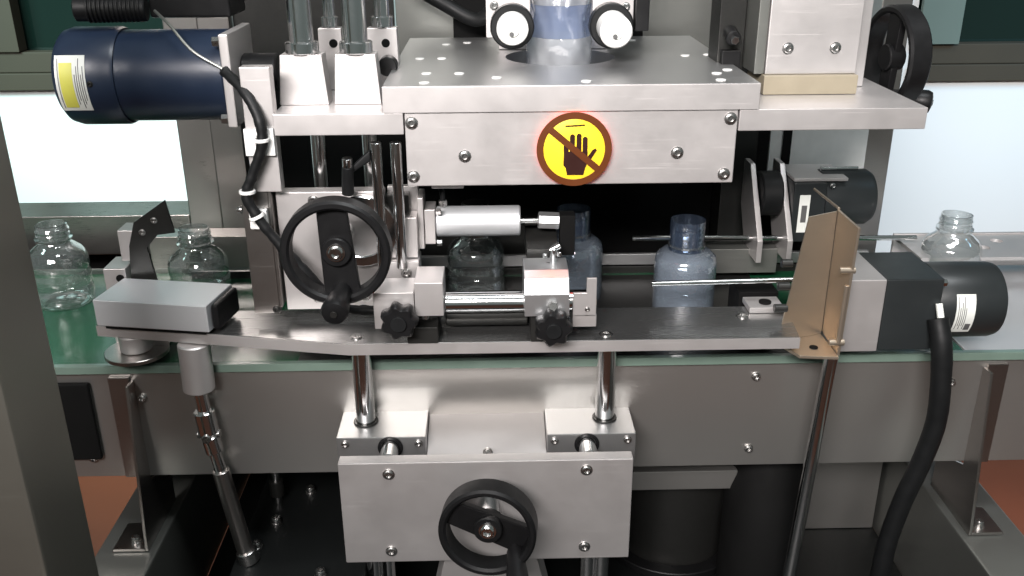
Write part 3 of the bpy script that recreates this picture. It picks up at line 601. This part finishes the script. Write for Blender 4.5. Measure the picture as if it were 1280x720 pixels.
B(252, 292, -20, 56, -161, -88, 1.2).build('gearbox', 'alu', fm); B(292.5, 346, -19, 55, -160.5, -88.5, 1.5).build('adapter', 'grey_motor', fm)
MB().lathe((346, 18, -124.5), (1, 0, 0), [(36, 0), (36.5, 1), (36.5, 60), (35, 65), (28, 69), (20, 70)], 56).build('body', 'grey_motor', fm)
for y, z in ((-14, -94), (-14, -155)): MB().cyl((346, y, z), (350, y, z), 3.5, 6, b=.3).build('bolt', 'chrome', fm)
l2 = curved_label(-34, 30, 362, 380, 36.6, 'label', 'label', fm, 18, -124.5)
for k_, x in enumerate((364, 365.8, 367.6, 369.4, 371.2)): curved_label(-26+6*(k_ % 2), 26-8*((k_*2) % 3), x, x+.45, 37.0, 'ink', 'print_line', l2, 18, -124.5)
curved_label(-28, -16, 373, 378, 37.0, 'ink', 'print_mark', l2, 18, -124.5)
tag(MB().tube([(343, -24, -126), (346, -34, -150), (350, -38, -190), (352, -38, -230), (346, -36, -275), (336, -34, -320), (328, -34, -370), (325, -34, -425), (323, -20, -499)], 9.5, 16, 8, .015).build('motor_cable', 'rubber'), 'thick black cable hanging from the front right motor to the floor', 'cable')
tag(MB().cyl((343, -21, -112), (344, -27, -124), 3.2).build('cable_sleeve', 'label'), 'short white sleeve where the hanging black cable leaves the motor', 'sleeve')
tag(MB().cyl((244, -34, -158), (227, -34, -499.5), 6.6, 28).build('support_rod', 'chrome'), 'long chrome rod standing under the tan bracket', 'rod')
tag(MB().cyl((84, 30, -109), (224, 30, -107), 2.6, 14).build('guide_rod', 'chrome'), 'thin chrome guide rod in front of the dark blue sleeved bottle', 'rod')
tag(MB().cyl((90, 200, -122), (418, 200, -126), 3, 14).build('guide_rod', 'chrome'), 'thin chrome guide rod passing behind the dark blue sleeved bottle', 'rod')
gb = thing('guide_block', 'small dark block with a grey bracket at the right end of the base plate', 'block', (200, 60, -150))
B(176, 216, 50, 90, -178, -128, 1).build('block', 'matt', gb); B(178, 212, 16, 44, -135.8, -130, .8).build('bracket', 'alu', gb); MB().cyl((196, 28, -129.9), (196, 28, -128), 6).build('hole', 'matt', gb)
B(140, 262, 208, 236, -170, -140, 1).build('rear_bar', 'steel_dull', gb); MB().cyl((152, 128+60, -150), (166, 128+60, -150), 8).build('stub', 'alu', gb)
rm = thing('gear_motor', 'black rear gear motor between grey slanted plates behind the tan bracket', 'motor', (300, 215, -125))
for x in (228, 262): MB().prism([(178, -146), (230, -146), (262, -100), (262, -46), (236, -46), (178, -120)], 'x', x, x+6, .6).build('side_plate', 'alu', rm)
MB().cyl((236, 225, -78), (260, 225, -78), 26).build('wheel', 'rubber', rm)
B(269, 306, 196, 262, -128, -58, 2).build('gearbox', 'grey_motor', rm)
MB().lathe((306.5, 228, -84), (1, 0, 0), [(31, 0), (32, 1), (32, 54), (28, 60)], 48).build('body', 'grey_motor', rm)
B(276, 288, 195, 195.7, -116, -72, .1).build('label', 'label', rm); B(279, 285, 194.3, 194.9, -104, -84, .1).build('print_mark', 'ink', rm)
B(269, 330, 200, 262, -57.6, -54, .6).build('top_plate', 'alu', rm); screw(rm, (312, 197, -62), r=2.6, h=3, mat='chrome')
MB().cyl((307, 228, -50.5), (350, 228, -50.5), 2.5).build('tie_rod', 'chrome', rm)
pp = thing('perforated_plate', 'grey perforated cover plate beside the far right bottle', 'plate', (500, 190, -152))
MB().plate_hole(408, 640, 160, 235, -140, -136, [(478, 214, 7), (494, 192, 7), (520, 214, 7), (546, 186, 7)], 24).build('sheet', 'alu', pp)
B(408, 640, 236, 240, -176, -134, .6).build('upstand', 'alu', pp)

# ------------------------------------------------------------------ tidy
for o in bpy.data.objects:
    if '_o' in o: del o['_o']
